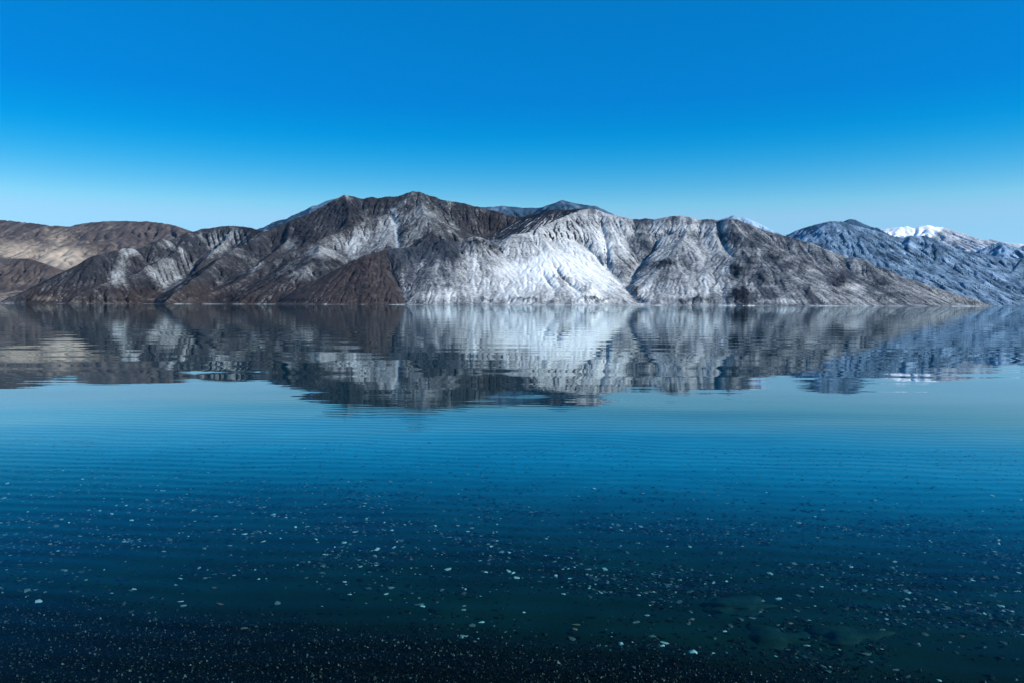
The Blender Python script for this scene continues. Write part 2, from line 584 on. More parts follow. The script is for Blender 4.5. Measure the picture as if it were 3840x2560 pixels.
        p = p * (1 - 0.96 * b) + (0.13 * L + 0.12 * fbm(T.X, T.Y, 180, 4, 88, 0.6)) * (1 - 0.85 * b) - 0.16 * b
        rib = np.exp(-(line_d(PX, PY, [(1700, 925), (1600, 930), (1500, 950)]) / 40) ** 2) * 0.35
        A['pale'][:] = p - rib - 0.25 * c0
        A['brown'][:] = np.clip(b + 0.3 * fbm(T.X, T.Y, 300, 3, 8), 0, 1)
        beach = smooth(4.5, 1.6, T.H + 3.0 * fbm(T.X, T.Y, 45, 3, 66)) * smooth(-0.25, 0.4, fbm(T.X, T.Y, 140, 4, 67))
        A['pale'][:] = np.maximum(A['pale'], beach * 0.6)
        A['crag'][:] = np.maximum(c0, smooth(0.85, 1.3, slope) * 0.5) * (1 - beach)
    T.build('mountain', M_PALE, paint, 'pale scree mountain with dark brown nose on the far lake shore')


# --- the dark peak and its spurs
def build_peak():
    T = Terrain(-2750, 450, 3450, 6500, 6.0, 21)
    sky1 = [(0, 1127, 4.05), (82, 1096, 4.15), (163, 1066, 4.24), (204, 1047, 4.3), (245, 1019, 4.36), (286, 996, 4.42), (327, 972, 4.48), (355, 959, 4.52),
            (392, 950, 4.58), (441, 940, 4.64), (461, 932, 4.68), (490, 930, 4.72), (506, 936, 4.76), (535, 926, 4.8), (571, 914, 4.86), (588, 901, 4.9),
            (608, 897, 4.94), (637, 901, 5.0), (669, 889, 5.06), (702, 871, 5.12), (727, 869, 5.17), (755, 859, 5.22), (816, 852, 5.27), (873, 846, 5.3),
            (939, 854, 5.25), (982, 865, 5.12)]
    s2 = [(261, 1125, 3.92), (310, 1092, 4.02), (355, 1076, 4.08), (408, 1056, 4.16), (449, 1040, 4.24), (510, 1027, 4.34), (551, 998, 4.46), (584, 978, 4.56),
          (637, 953, 4.72), (673, 922, 4.88), (702, 909, 5.0), (735, 888, 5.12), (755, 862, 5.22)]
    s3 = [(624, 1125, 3.85), (653, 1100, 3.95), (694, 1068, 4.06), (735, 1039, 4.18), (776, 1007, 4.32), (816, 974, 4.46), (853, 949, 4.6), (898, 927, 4.76),
          (961, 893, 4.94), (982, 873, 5.04), (1006, 864, 5.1), (1039, 848, 5.16), (1049, 842, 5.18), (1063, 844, 5.2), (1088, 830, 5.24), (1116, 818, 5.28),
          (1145, 808, 5.32), (1186, 787, 5.38), (1227, 767, 5.44), (1267, 742, 5.5), (1292, 731, 5.53), (1308, 734, 5.55), (1329, 740, 5.56), (1349, 745, 5.57),
          (1365, 746, 5.58), (1386, 740, 5.59), (1418, 744, 5.6), (1439, 739, 5.6), (1471, 737, 5.6), (1492, 736, 5.6), (1520, 727, 5.6), (1549, 716, 5.6),
          (1573, 722, 5.6), (1614, 734, 5.59), (1655, 748, 5.58), (1696, 756, 5.57), (1749, 765, 5.56), (1798, 777, 5.55), (1839, 787, 5.54), (1861, 793, 5.5),
          (1886, 797, 5.48), (1906, 807, 5.45), (1931, 810, 5.42), (1959, 814, 5.38), (1990, 806, 5.35), (2060, 792, 5.3)]
    s5 = [(669, 1127, 3.75), (714, 1113, 3.85), (816, 1088, 4.0), (918, 1043, 4.16), (960, 1021, 4.24), (982, 995, 4.32), (1022, 977, 4.4), (1071, 950, 4.5),
          (1112, 936, 4.58), (1145, 926, 4.64), (1206, 897, 4.78), (1267, 873, 4.92), (1320, 844, 5.06), (1369, 832, 5.15), (1414, 816, 5.24), (1459, 799, 5.35),
          (1484, 783, 5.42), (1512, 759, 5.5), (1549, 717, 5.6)]
    T.ridge(sky1, 0.66, 0.3, 6)
    T.ridge(s2, 0.7, 0.3, 6)
    T.ridge(s3, 0.7, 0.3, 9)
    T.ridge(s5, 0.62, 0.3, 6)
    T.ridge([(900, 1128, 3.72), (960, 1090, 3.84), (1060, 1040, 3.98), (1140, 1000, 4.1), (1190, 965, 4.25), (1200, 920, 4.6)], 0.5, 0.3, 6, 30)
    T.ridge([(1560, 925, 4.62), (1622, 866, 4.8), (1660, 860, 4.85), (1692, 861, 4.88), (1735, 915, 4.72)], 0.7, 0.3, 6)
    T.ridge([(1573, 722, 5.6), (1590, 800, 5.25), (1600, 850, 5.05)], 0.55, 0.3, 5, 30)
    T.ridge([(1292, 731, 5.53), (1310, 790, 5.3), (1300, 840, 5.12)], 0.75, 0.3, 7)
    T.ridge([(1088, 830, 5.24), (1080, 900, 4.96), (1010, 960, 4.7), (960, 1000, 4.5)], 0.7, 0.3, 7)
    T.ridge([(873, 846, 5.3), (850, 890, 5.1), (800, 940, 4.86), (700, 1040, 4.5)], 0.75, 0.3, 5)
    T.rough(11, 480)
    T.rough(4, 130, True, 3, 50, 7)
    T.carve([(1470, 800), (1484, 850), (1490, 925)], 18, 24, 3500, 6400)
    for k in range(9):
        x = 560 + k * 17
        T.carve([(x, 985 - k * 9), (x + 22, 1030 - k * 7), (x + 40, 1065 - k * 4)], 12, 10, 3500, 6400)
    for k in range(8):
        x = 770 + k * 21
        T.carve([(x, 868), (x + 8, 900), (x + 18, 930)], 11, 10, 3500, 6400)
    T.erode(16, 6000, 48, 0.10)
    T.shore()
    L = T.streaks(1.3, 26)
    PX, PY = project(T.X, T.Y, T.H)
    PX, PY = PX + 34 * fbm(PX, PY, 70, 4, 61, 0.65), PY + 26 * fbm(PX, PY, 60, 4, 62, 0.65)
    c0 = np.zeros(T.H.shape)
    for cx, cy, rx, ry, v in ((1290, 790, 90, 50, .5), (1120, 880, 70, 60, .55), (1300, 840, 24, 26, .6), (950, 960, 60, 50, .5), (860, 1035, 40, 30, .45), (1130, 990, 120, 26, .5),
                              (1250, 990, 60, 18, .5), (1060, 1010, 50, 30, .5), (880, 1115, 60, 14, .5), (650, 1010, 30, 40, .35), (560, 1080, 40, 30, .5), (330, 1000, 26, 45, .35),
                              (400, 1100, 60, 20, .35), (1180, 900, 30, 30, .45), (600, 905, 24, 18, .45), (1420, 760, 60, 24, .4), (450, 985, 50, 50, .4), (620, 1010, 60, 50, .35)):
        c0 = np.maximum(c0, v * np.exp(-(((PX - cx) / rx) ** 2 + ((PY - cy) / ry) ** 2)))
    T.H = T.H + c0 * 34 * (fbm(T.X + 0.4 * T.Y, T.Y, 65, 4, 92, 0.6, True) - 0.3)

    def paint(T, A, PX, PY, slope, gx):
        p = -0.07 + 0.17 * smooth(-0.1, 0.55, -gx)  # slopes turned towards the sun are painted paler
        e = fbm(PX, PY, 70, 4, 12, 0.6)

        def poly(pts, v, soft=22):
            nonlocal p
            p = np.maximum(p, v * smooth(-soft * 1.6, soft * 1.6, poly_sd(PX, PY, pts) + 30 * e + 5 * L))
        poly([(1120, 960), (1160, 925), (1270, 880), (1380, 835), (1470, 800), (1500, 850), (1500, 930), (1390, 960), (1300, 985), (1200, 985)], 0.42, 38)
        poly([(1490, 790), (1550, 740), (1640, 790), (1700, 860), (1600, 880), (1560, 930), (1490, 930)], 0.27, 40)
        poly([(1600, 760), (1700, 850), (1730, 900), (1690, 870), (1640, 820)], 0.34, 20)
        poly([(455, 932), (505, 934), (490, 985), (470, 1030), (430, 1060), (392, 1060), (400, 1025), (432, 980)], 0.46, 18)
        poly([(560, 1000), (640, 955), (690, 950), (700, 1000), (670, 1070), (600, 1090), (570, 1060)], 0.46, 24)
        poly([(740, 880), (900, 860), (960, 890), (860, 935), (780, 960)], 0.34, 24)
        poly([(900, 960), (960, 930), (1000, 1000), (940, 1020)], 0.36, 24)
        poly([(1060, 870), (1110, 850), (1110, 930), (1060, 940)], 0.38, 20)
        poly([(1020, 990), (1150, 960), (1230, 1000), (1160, 1040), (1050, 1030)], 0.34, 24)
        stream = np.exp(-(line_d(PX, PY, [(1478, 790), (1484, 850), (1491, 925)]) / 13) ** 2)
        p = np.maximum(p, stream * 0.55)
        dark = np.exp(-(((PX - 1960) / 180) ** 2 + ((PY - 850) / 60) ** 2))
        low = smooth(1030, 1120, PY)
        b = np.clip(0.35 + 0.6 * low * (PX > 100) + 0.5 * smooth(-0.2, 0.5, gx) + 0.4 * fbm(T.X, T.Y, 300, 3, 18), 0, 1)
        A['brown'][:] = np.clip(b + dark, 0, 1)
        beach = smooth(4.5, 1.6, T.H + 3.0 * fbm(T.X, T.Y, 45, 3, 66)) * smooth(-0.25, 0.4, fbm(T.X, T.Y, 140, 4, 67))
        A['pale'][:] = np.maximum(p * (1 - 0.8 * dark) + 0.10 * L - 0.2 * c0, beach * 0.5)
        sandy = np.maximum(np.exp(-(((PX - 170) / 60) ** 2 + ((PY - 1120) / 14) ** 2)) * 0.5, np.exp(-(((PX - 600) / 70) ** 2 + ((PY - 1125) / 10) ** 2)) * 0.45)
        A['sand'][:] = sandy
        A['crag'][:] = np.maximum(c0, smooth(0.9, 1.4, slope) * 0.5) * (1 - beach)
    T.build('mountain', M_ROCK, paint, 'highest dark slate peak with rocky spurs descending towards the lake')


# --- other mountains
def far_paint(pale=0.3, sand=None, brown=0.3, blobs=(), crags=0.45):
    def paint(T, A, PX, PY, slope, gx):
        p = np.full(PX.shape, pale)
        for cx, cy, rx, ry, v in blobs:
            p = np.maximum(p, v * np.exp(-(((PX - cx) / rx) ** 2 + ((PY - cy) / ry) ** 2)))
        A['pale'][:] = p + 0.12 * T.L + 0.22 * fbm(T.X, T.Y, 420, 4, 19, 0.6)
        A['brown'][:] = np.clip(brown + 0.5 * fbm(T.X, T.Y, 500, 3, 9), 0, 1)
        for cx, cy, rx, ry, v in (sand or ()):
            A['sand'][:] = np.maximum(A['sand'], v * np.exp(-(((PX - cx) / rx) ** 2 + ((PY - cy) / ry) ** 2)))
        A['crag'][:] = np.maximum(smooth(0.8, 1.3, slope) * 0.5, crags * smooth(0.0, 0.5, fbm(T.X, T.Y, 240, 4, 23, 0.6)))
    return paint


def build_far():
    # left rounded hill
    T = Terrain(-6900, -1500, 5200, 10500, 16, 31)
    T.ridge([(-500, 800, 9.0), (-250, 815, 8.8), (0, 825, 8.6), (41, 828, 8.5), (82, 833, 8.4), (135, 838, 8.3), (184, 846, 8.2), (220, 852, 8.2), (253, 850, 8.2), (286, 843, 8.2), (318, 836, 8.2), (388, 830, 8.2),
             (441, 828, 8.2), (490, 829, 8.2), (551, 830, 8.2), (612, 836, 8.2), (653, 844, 8.2), (694, 865, 8.2), (760, 920, 8.1)], 0.42, 0.5, 10, 40, 0, 1500)
    T.ridge([(220, 852, 8.2), (150, 900, 7.7), (60, 960, 7.0)], 0.34, 0.4, 10, 60)
    T.rough(60, 900, True, 4, 400)
    T.erode(14, 5000, 45, 0.2)
    T.streaks(2.0, 14)
    T.build('mountain', M_HILL, far_paint(0.05, [(230, 970, 140, 60, .85), (70, 945, 170, 55, .65), (220, 900, 90, 60, .5), (480, 940, 200, 50, .3), (-200, 930, 200, 50, .7)], 0.6, (), 0.15),
            'smooth brown rounded hill with a pale sandy slope beyond the valley')
    # low hill in front of it and the fan at its foot
    T = Terrain(-5200, -1700, 4300, 6600, 9, 37)
    T.ridge([(-420, 985, 5.7), (-200, 950, 5.6), (0, 963, 5.5), (49, 970, 5.45), (102, 969, 5.4), (155, 983, 5.35), (196, 997, 5.3), (229, 1028, 5.25), (280, 1070, 5.15)], 0.55, 0.4, 8, 30)
    T.ridge([(30, 975, 5.45), (50, 1020, 5.25), (90, 1055, 5.1)], 0.6, 0.3, 6, 15)
    T.ridge([(110, 972, 5.4), (150, 1025, 5.2), (190, 1055, 5.08)], 0.6, 0.3, 6, 15)
    T.rough(30, 260, True, 4, 100)
    fan = (T.Y - 4350) * 0.13 + 6 * fbm(T.X, T.Y, 300, 3, 4)
    T.dmin = np.minimum(T.dmin, 200)
    T.H = smax(T.H, np.minimum(fan, 105), 10)
    T.erode(14, 5000, 40, 0.2)
    T.shore(20, 0.3)
    T.streaks(1.2, 12)

    def paint(T, A, PX, PY, slope, gx):
        far_paint(0.12, None, 0.75)(T, A, PX, PY, slope, gx)
        A['sand'][:] = 0.55 * smooth(0.3, 0.16, slope) + 0.1 * T.L
    T.build('mountain', M_HILL, paint, 'low brown hill above a pale gravel fan at the lake end')
    # blue mountain at the right
    T = Terrain(1700, 6800, 5600, 9000, 10, 41)
    T.ridge([(2860, 900, 7.9), (2933, 880, 7.8), (2952, 882, 7.75), (2971, 872, 7.7), (3000, 860, 7.65), (3039, 848, 7.6), (3078, 838, 7.55), (3112, 828, 7.5), (3156, 833, 7.48), (3190, 843, 7.46),
             (3233, 852, 7.44), (3282, 865, 7.42), (3330, 882, 7.4), (3379, 892, 7.38), (3417, 886, 7.36), (3461, 883, 7.34), (3500, 894, 7.3), (3548, 918, 7.25),
             (3587, 935, 7.2), (3645, 947, 7.15), (3694, 954, 7.1), (3742, 964, 7.05), (3791, 969, 7.0), (3840, 969, 7.0), (3950, 975, 7.0), (4100, 960, 7.1), (4400, 930, 7.3)], 0.6, 0.3, 12)
    T.ridge([(3417, 886, 7.36), (3400, 950, 6.95), (3330, 1030, 6.6), (3300, 1100, 6.35)], 0.52, 0.3, 8, 30)
    T.ridge([(3587, 935, 7.2), (3600, 1000, 6.8), (3570, 1070, 6.45), (3560, 1120, 6.25)], 0.5, 0.3, 8, 30)
    T.ridge([(3840, 969, 7.0), (3790, 1030, 6.65), (3760, 1100, 6.3)], 0.5, 0.3, 8, 30)
    T.ridge([(3156, 833, 7.48), (3170, 930, 7.0), (3180, 1000, 6.7)], 0.55, 0.3, 8, 30)
    T.ridge([(4000, 975, 7.0), (3950, 1050, 6.6), (3930, 1110, 6.3)], 0.5, 0.3, 8, 30)
    T.rough(34, 700, True, 3, 150)
    T.rough(5, 170, True, 3, 60, 7)
    T.erode(12, 5000, 45, 0.10)
    T.shore(30, 0.25)
    T.streaks(2.4, 14)
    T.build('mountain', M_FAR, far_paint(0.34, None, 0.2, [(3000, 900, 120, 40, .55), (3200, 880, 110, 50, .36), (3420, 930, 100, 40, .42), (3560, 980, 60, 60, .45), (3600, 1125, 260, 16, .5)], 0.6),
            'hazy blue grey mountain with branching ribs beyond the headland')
    # low ridge right of it, farther
    T = Terrain(3600, 8200, 8600, 11500, 18, 47)
    T.ridge([(3560, 985, 9.6), (3655, 946, 9.5), (3708, 921, 9.5), (3757, 907, 9.5), (3791, 924, 9.5), (3815, 930, 9.5), (3845, 918, 9.5), (3950, 925, 9.5), (4150, 900, 9.5), (4350, 930, 9.4)], 0.55, 0.3, 14)
    T.rough(50, 600)
    T.erode(10, 4000, 40, 0.25)
    T.streaks(3, 12)
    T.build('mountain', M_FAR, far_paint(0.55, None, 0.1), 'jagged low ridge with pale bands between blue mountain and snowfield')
    # snow peaks
    T = Terrain(4800, 12500, 11500, 16500, 26, 53)
    T.ridge([(3200, 905, 13.6), (3282, 862, 13.5), (3330, 857, 13.4), (3379, 851, 13.3), (3403, 848, 13.3), (3427, 857, 13.25), (3451, 850, 13.2), (3476, 844, 13.2), (3505, 852, 13.2), (3534, 852, 13.2),
             (3573, 867, 13.2), (3621, 884, 13.2), (3684, 901, 13.2), (3718, 897, 13.2), (3766, 908, 13.2), (3815, 913, 13.2), (3860, 915, 13.2), (4000, 900, 13.2), (4250, 930, 13.2)], 0.5, 0.3, 14)
    T.ridge([(3534, 852, 13.2), (3600, 920, 12.5), (3650, 970, 12.1)], 0.5, 0.3, 12)
    T.rough(50, 900, True, 4, 300)
    T.erode(8, 4000, 36, 0.2)
    T.streaks(4, 10)
    def paint(T, A, PX, PY, slope, gx):
        sd = poly_sd(PX, PY, [(3240, 900), (3240, 840), (3460, 820), (3515, 835), (3530, 862), (3480, 900), (3380, 930)])
        A['pale'][:] = 0.36 + 1.0 * smooth(-10, 14, sd) + 0.12 * T.L + 0.2 * fbm(T.X, T.Y, 700, 4, 29, 0.6)  # right flank painted darker and bluer for the shade on its snow
        A['brown'][:] = 0.2
    T.build('mountain', M_SNOW, paint, 'distant white snow peak with a shaded flank painted blue')
    # tips that show above the nearer crests
    def tip(pts, cs, label, pale, seed, mat=M_FAR, k=0.55, sand=None, brown=0.2):
        P = np.array([unproject(a, b, d * 1000) for a, b, d in pts])
        h = max(P[:, 2]) / k
        T = Terrain(P[:, 0].min() - h * .75, P[:, 0].max() + h * .75, P[:, 1].min() - h * .9, P[:, 1].max() + h * .7, cs, seed)
        T.ridge(pts, k, 0.2, 9)
        T.rough(50, 500, True, 4, 200)
        T.erode(6, 4000, 36, 0.25)
        T.streaks(3, 12)
        T.build('mountain', mat, far_paint(pale, sand, brown), label)
    tip([(1700, 800, 8.3), (1800, 778, 8.2), (1841, 775, 8.2), (1890, 772, 8.2), (1939, 777, 8.2), (2016, 780, 8.2), (2045, 773, 8.15), (2078, 759, 8.1), (2106, 749, 8.1), (2139, 757, 8.1),
         (2188, 767, 8.1), (2229, 770, 8.1), (2253, 783, 8.1), (2300, 815, 8.1), (2380, 850, 8.1)], 18, 'dark blue pointed summit rising behind the middle saddle', 0.08, 61)
    tip([(1100, 840, 8.6), (1141, 811, 8.6), (1165, 790, 8.6), (1198, 770, 8.6), (1235, 749, 8.6), (1251, 745, 8.6), (1275, 745, 8.6), (1330, 790, 8.6)], 24,
        'pale blue shoulder peeping out behind the highest ridge', 0.16, 63)
    tip([(2640, 840, 6.6), (2700, 823, 6.5), (2729, 814, 6.5), (2748, 809, 6.5), (2773, 814, 6.5), (2797, 816, 6.48), (2821, 831, 6.46), (2855, 848, 6.44), (2894, 865, 6.42), (2923, 877, 6.4), (2960, 890, 6.38)], 14,
        'snow dusted ridge crest just behind the sloping headland', 0.75, 67)
    tip([(3060, 880, 11.2), (3130, 850, 11.1), (3160, 833, 11), (3185, 819, 11), (3204, 821, 11), (3233, 838, 11), (3257, 855, 11), (3300, 890, 11)], 30,
        'small round blue summit above the blue grey mountain', 0.1, 71)
    tip([(2990, 880, 9.9), (3034, 848, 9.8), (3064, 838, 9.8), (3093, 832, 9.8), (3130, 850, 9.8)], 26,
        'faint sliver of blue ridge left of the blue grey crest', 0.15, 73)
    tip([(940, 880, 8.0), (982, 861, 8), (996, 854, 8), (1012, 860, 8), (1050, 890, 8)], 26, 'tiny distant blue tip in the notch left of the peak', 0.2, 75)


build_pale()
build_peak()
build_far()

# ------------------------------------------------------------------ lake bed
def bed_u(x, y):
    xb = np.clip(x, -12, 12)
    return y - (3.73 - 0.2 * xb) + 0.10 * vnoise(x * 0.9, y * 0.9, 5) + 0.05 * vnoise(x * 2.4, y * 2.4, 6)


def bed_z(x, y):
    u = bed_u(x, y)
    neg = -0.022 - 0.012 * np.maximum(np.minimum(u, 0), -0.9) - 0.06 * np.minimum(u + 0.9, 0) - 0.012 * smooth(-0.2, 0.25, u)
    up_ = np.maximum(u, 0)
    deep = 0.024 * up_ + 0.0022 * up_ ** 2
    deep = 22 * (1 - np.exp(-deep / 22))
    z = np.minimum(neg, 4 + 0.0 * neg) - deep
    near = smooth(60, 10, np.hypot(x, y - 4))
    lump = 0.012 * vnoise(x * 1.1 + 3, y * 1.6, 8) + 0.006 * vnoise(x * 3.1, y * 4.0, 9) + 0.002 * vnoise(x * 11, y * 14, 10)
    # sand ripples on the bed, crests a little askew to the shore
    ph = (y * 4.2 + x * 0.55 + 0.9 * vnoise(x * 0.35, y * 0.5, 12) + 0.35 * vnoise(x * 1.3, y * 1.3, 13)) * 2 * np.pi
    rip = 0.011 * np.sin(ph + 0.5 * np.sin(ph)) * smooth(1.6, 4.0, u) * (0.6 + 0.4 * vnoise(x * 0.5, y * 0.5, 14))
    return z + near * (lump * smooth(-1.2, 0.4, u) + rip + 0.004 * vnoise(x * 5, y * 5, 15))


def graded(a, b, step, lo, hi, g=1.35):
    mid = np.arange(a, b + step / 2, step)
    r, s, v = [], step, mid[-1]
    while v < hi:
        s *= g
        v = min(v + s, hi)
        r.append(v)
    q, s, v = [], step, mid[0]
    while v > lo:
        s *= g
        v = max(v - s, lo)
        q.append(v)
    return np.array(q[::-1] + list(mid) + r)


LX, LY0, LY1 = 14000.0, -600.0, 17500.0


def sheet(xs, ys, zf):
    X, Y = np.meshgrid(xs, ys)
    idx = np.arange(X.size).reshape(X.shape)
    Fq = np.stack([idx[:-1, :-1], idx[:-1, 1:], idx[1:, 1:], idx[1:, :-1]], -1).reshape(-1, 4)
    return np.stack([X, Y, zf(X, Y)], -1).reshape(-1, 3), Fq


def bed_material():
    m, n, l = new_mat('lake_bed_silt_and_gravel')
    pos = n.new('ShaderNodeNewGeometry').outputs['Position']
    a = n.new('ShaderNodeAttribute')
    a.attribute_name = 'gravel'
    big = noise_n(n, l, pos, 1.1, 5, 0.6)
    fine = noise_n(n, l, pos, 60, 6, 0.75)
    grain = noise_n(n, l, pos, 160, 3, 0.7)
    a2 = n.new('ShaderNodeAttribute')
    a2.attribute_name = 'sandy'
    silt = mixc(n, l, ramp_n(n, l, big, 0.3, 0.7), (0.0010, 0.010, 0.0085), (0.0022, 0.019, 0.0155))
    sand = mixc(n, l, ramp_n(n, l, big, 0.3, 0.7), (0.003, 0.110, 0.185), (0.005, 0.145, 0.235))  # sand, with the blue upwelling glow of deeper water painted in
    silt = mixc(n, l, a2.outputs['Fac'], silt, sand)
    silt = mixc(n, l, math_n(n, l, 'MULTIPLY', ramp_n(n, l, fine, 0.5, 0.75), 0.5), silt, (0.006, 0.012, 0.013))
    grav = mixc(n, l, ramp_n(n, l, grain, 0.45, 0.75), (0.0012, 0.002, 0.002), (0.006, 0.009, 0.008))
    c = mixc(n, l, a.outputs['Fac'], silt, grav)
    b = n.new('ShaderNodeBump')
    b.inputs['Distance'].default_value = 0.004
    l.new(math_n(n, l, 'ADD', fine, grain), b.inputs['Height'])
    p = n.new('ShaderNodeBsdfPrincipled')
    p.inputs['Roughness'].default_value = 0.8
    p.inputs['Specular IOR Level'].default_value = 0.03
    l.new(c, p.inputs['Base Color'])
    l.new(b.outputs[0], p.inputs['Normal'])
    o = n.new('ShaderNodeOutputMaterial')
    l.new(p.outputs[0], o.inputs['Surface'])
    return m


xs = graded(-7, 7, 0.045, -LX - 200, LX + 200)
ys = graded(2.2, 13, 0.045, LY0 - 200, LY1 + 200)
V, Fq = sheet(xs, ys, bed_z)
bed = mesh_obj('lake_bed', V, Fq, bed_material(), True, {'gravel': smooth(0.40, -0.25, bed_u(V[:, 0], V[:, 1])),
                                                            'sandy': smooth(0.9, 6.5, bed_u(V[:, 0], V[:, 1])) ** 1.3 * (1 - 0.90 * smooth(7.0, 17.0, bed_u(V[:, 0], V[:, 1])))})  # sand and painted water glow, faded out where deep water looks dark
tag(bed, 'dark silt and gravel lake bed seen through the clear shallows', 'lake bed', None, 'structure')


# ------------------------------------------------------------------ water
def water_material():
    m, n, l = new_mat('clear_lake_water')
    pos = n.new('ShaderNodeNewGeometry').outputs['Position']

    def wave(sx, sy, rot, detail, rough, off):
        mp = n.new('ShaderNodeMapping')
        mp.inputs['Scale'].default_value = (sx, sy, 1)
        mp.inputs['Rotation'].default_value = (0, 0, rot)
        mp.inputs['Location'].default_value = (off, off * 1.7, 0)
        l.new(pos, mp.inputs['Vector'])
        return noise_n(n, l, mp.outputs[0], 1.0, detail, rough)
    swell = wave(0.21, 0.40, 0.16, 1, 0.4, 3.1)
    chop = wave(0.15, 1.25, -0.05, 2, 0.4, 8.3)
    chop2 = wave(0.40, 3.4, 0.04, 2, 0.5, 2.6)
    mpw = n.new('ShaderNodeMapping')
    mpw.inputs['Rotation'].default_value = (0, 0, 0.09)
    l.new(pos, mpw.inputs['Vector'])
    wv = n.new('ShaderNodeTexWave')
    wv.wave_type, wv.bands_direction = 'BANDS', 'Y'
    wv.inputs['Scale'].default_value = 1.35
    wv.inputs['Distortion'].default_value = 8.0
    wv.inputs['Detail'].default_value = 2.0
    wv.inputs['Detail Scale'].default_value = 0.45
    l.new(mpw.outputs[0], wv.inputs['Vector'])
    rip = wv.outputs['Fac']
    sp = n.new('ShaderNodeSeparateXYZ')
    l.new(pos, sp.inputs[0])
    shoal = ramp_n(n, l, sp.outputs[1], 15.0, 7.5)     # wavelets stand over the shallow bed only
    tiny = wave(3.2, 11.0, 0.1, 2, 0.5, 4.2)
    mask = ramp_n(n, l, wave(0.05, 0.09, 0.1, 2, 0.5, 5.5), 0.40, 0.62)
    h = math_n(n, l, 'MULTIPLY', swell, 0.014)
    h = math_n(n, l, 'ADD', h, math_n(n, l, 'MULTIPLY', math_n(n, l, 'ADD', math_n(n, l, 'MULTIPLY', chop, 0.0016), math_n(n, l, 'MULTIPLY', chop2, 0.0006)), math_n(n, l, 'ADD', mask, 0.35)))
    h = math_n(n, l, 'ADD', h, math_n(n, l, 'MULTIPLY', math_n(n, l, 'MULTIPLY', math_n(n, l, 'MULTIPLY_ADD', tiny, 0.5, rip), 0.0007), math_n(n, l, 'MULTIPLY', shoal, math_n(n, l, 'ADD', mask, 0.5))))
    b = n.new('ShaderNodeBump')
    b.inputs['Strength'].default_value = 1.0
    b.inputs['Distance'].default_value = 1.0
    l.new(h, b.inputs['Height'])
    # Schlick reflectance, the same from above and below
    lw = n.new('ShaderNodeLayerWeight')
    lw.inputs['Blend'].default_value = 0.5
    l.new(b.outputs[0], lw.inputs['Normal'])
    # (cut at steep angles as through a polarising filter)
    fr = math_n(n, l, 'MULTIPLY', math_n(n, l, 'POWER', lw.outputs['Facing'], 5.4), ramp_n(n, l, lw.outputs['Facing'], 0.46, 0.92))
    fr = math_n(n, l, 'ADD', fr, 0.004)
    g = n.new('ShaderNodeBsdfGlossy')
    g.inputs['Roughness'].default_value = 0.0
    g.inputs['Color'].default_value = (0.84, 0.95, 0.98, 1)
    l.new(b.outputs[0], g.inputs['Normal'])
    t = n.new('ShaderNodeBsdfTransparent')
    t.inputs['Color'].default_value = (0.70, 0.96, 0.98, 1)
    mx = n.new('ShaderNodeMixShader')
    l.new(fr, mx.inputs[0])
    l.new(t.outputs[0], mx.inputs[1])
    l.new(g.outputs[0], mx.inputs[2])
    o = n.new('ShaderNodeOutputMaterial')
    l.new(mx.outputs[0], o.inputs['Surface'])
    return m


def closed_box(name, x0, x1, y0, y1, z0, z1, mat, top=None):
    xs, ys = top if top else (np.array([x0, x1]), np.array([y0, y1]))
    nx, ny = len(xs), len(ys)
    X, Y = np.meshgrid(xs, ys)
    T = np.stack([X, Y, np.full(X.shape, z1)], -1).reshape(-1, 3)
    B = T.copy()
    B[:, 2] = z0
    idx = np.arange(nx * ny).reshape(ny, nx)
    fq = np.stack([idx[:-1, :-1], idx[:-1, 1:], idx[1:, 1:], idx[1:, :-1]], -1).reshape(-1, 4)
    fb = fq[:, ::-1] + nx * ny
    loop = list(idx[0, :]) + list(idx[1:, -1]) + list(idx[-1, -2::-1]) + list(idx[-2:0:-1, 0])
    side = [(loop[i], loop[i - 1], loop[i - 1] + nx * ny, loop[i] + nx * ny) for i in range(len(loop))]
    side = [(a, b, c, d) for a, b, c, d in side]
    return mesh_obj(name, np.concatenate([T, B]), np.concatenate([fq, fb, np.array(side)]), mat, False)


wx, wy = graded(-6, 6, 1.0, -LX, LX, 1.6), graded(1, 14, 1.0, LY0, LY1, 1.6)
lake = closed_box('lake_water', -LX, LX, LY0, LY1, -40.0, 0.0, water_material(), (wx, wy))
tag(lake, 'calm clear blue lake mirroring the mountains', 'lake', None, 'structure')


# ------------------------------------------------------------------ stones on the lake bed
def stone_material(name, a, b, rough=0.45):
    m, n, l = new_mat(name)
    pos = n.new('ShaderNodeNewGeometry').outputs['Position']
    f = noise_n(n, l, pos, 45, 5, 0.65)
    c = mixc(n, l, ramp_n(n, l, f, 0.35, 0.68), a, b)
    p = n.new('ShaderNodeBsdfPrincipled')
    p.inputs['Roughness'].default_value = rough
    p.inputs['Specular IOR Level'].default_value = 0.06
    l.new(c, p.inputs['Base Color'])
    o = n.new('ShaderNodeOutputMaterial')
    l.new(p.outputs[0], o.inputs['Surface'])
    return m


ST = {'dark': stone_material('wet_slate_stone', (0.003, 0.0035, 0.004), (0.010, 0.013, 0.014)),
      'grey': stone_material('grey_stone', (0.04, 0.055, 0.06), (0.10, 0.13, 0.14)),
      'pale': stone_material('pale_quartz_stone', (0.11, 0.16, 0.16), (0.30, 0.39, 0.37)),
      'ochre': stone_material('ochre_stone', (0.06, 0.05, 0.03), (0.14, 0.115, 0.07)),
      'rust': stone_material('rust_stone', (0.07, 0.028, 0.015), (0.15, 0.07, 0.04)),
      'silt': stone_material('silt_covered_stone', (0.0015, 0.011, 0.009), (0.003, 0.019, 0.015), 0.8)}


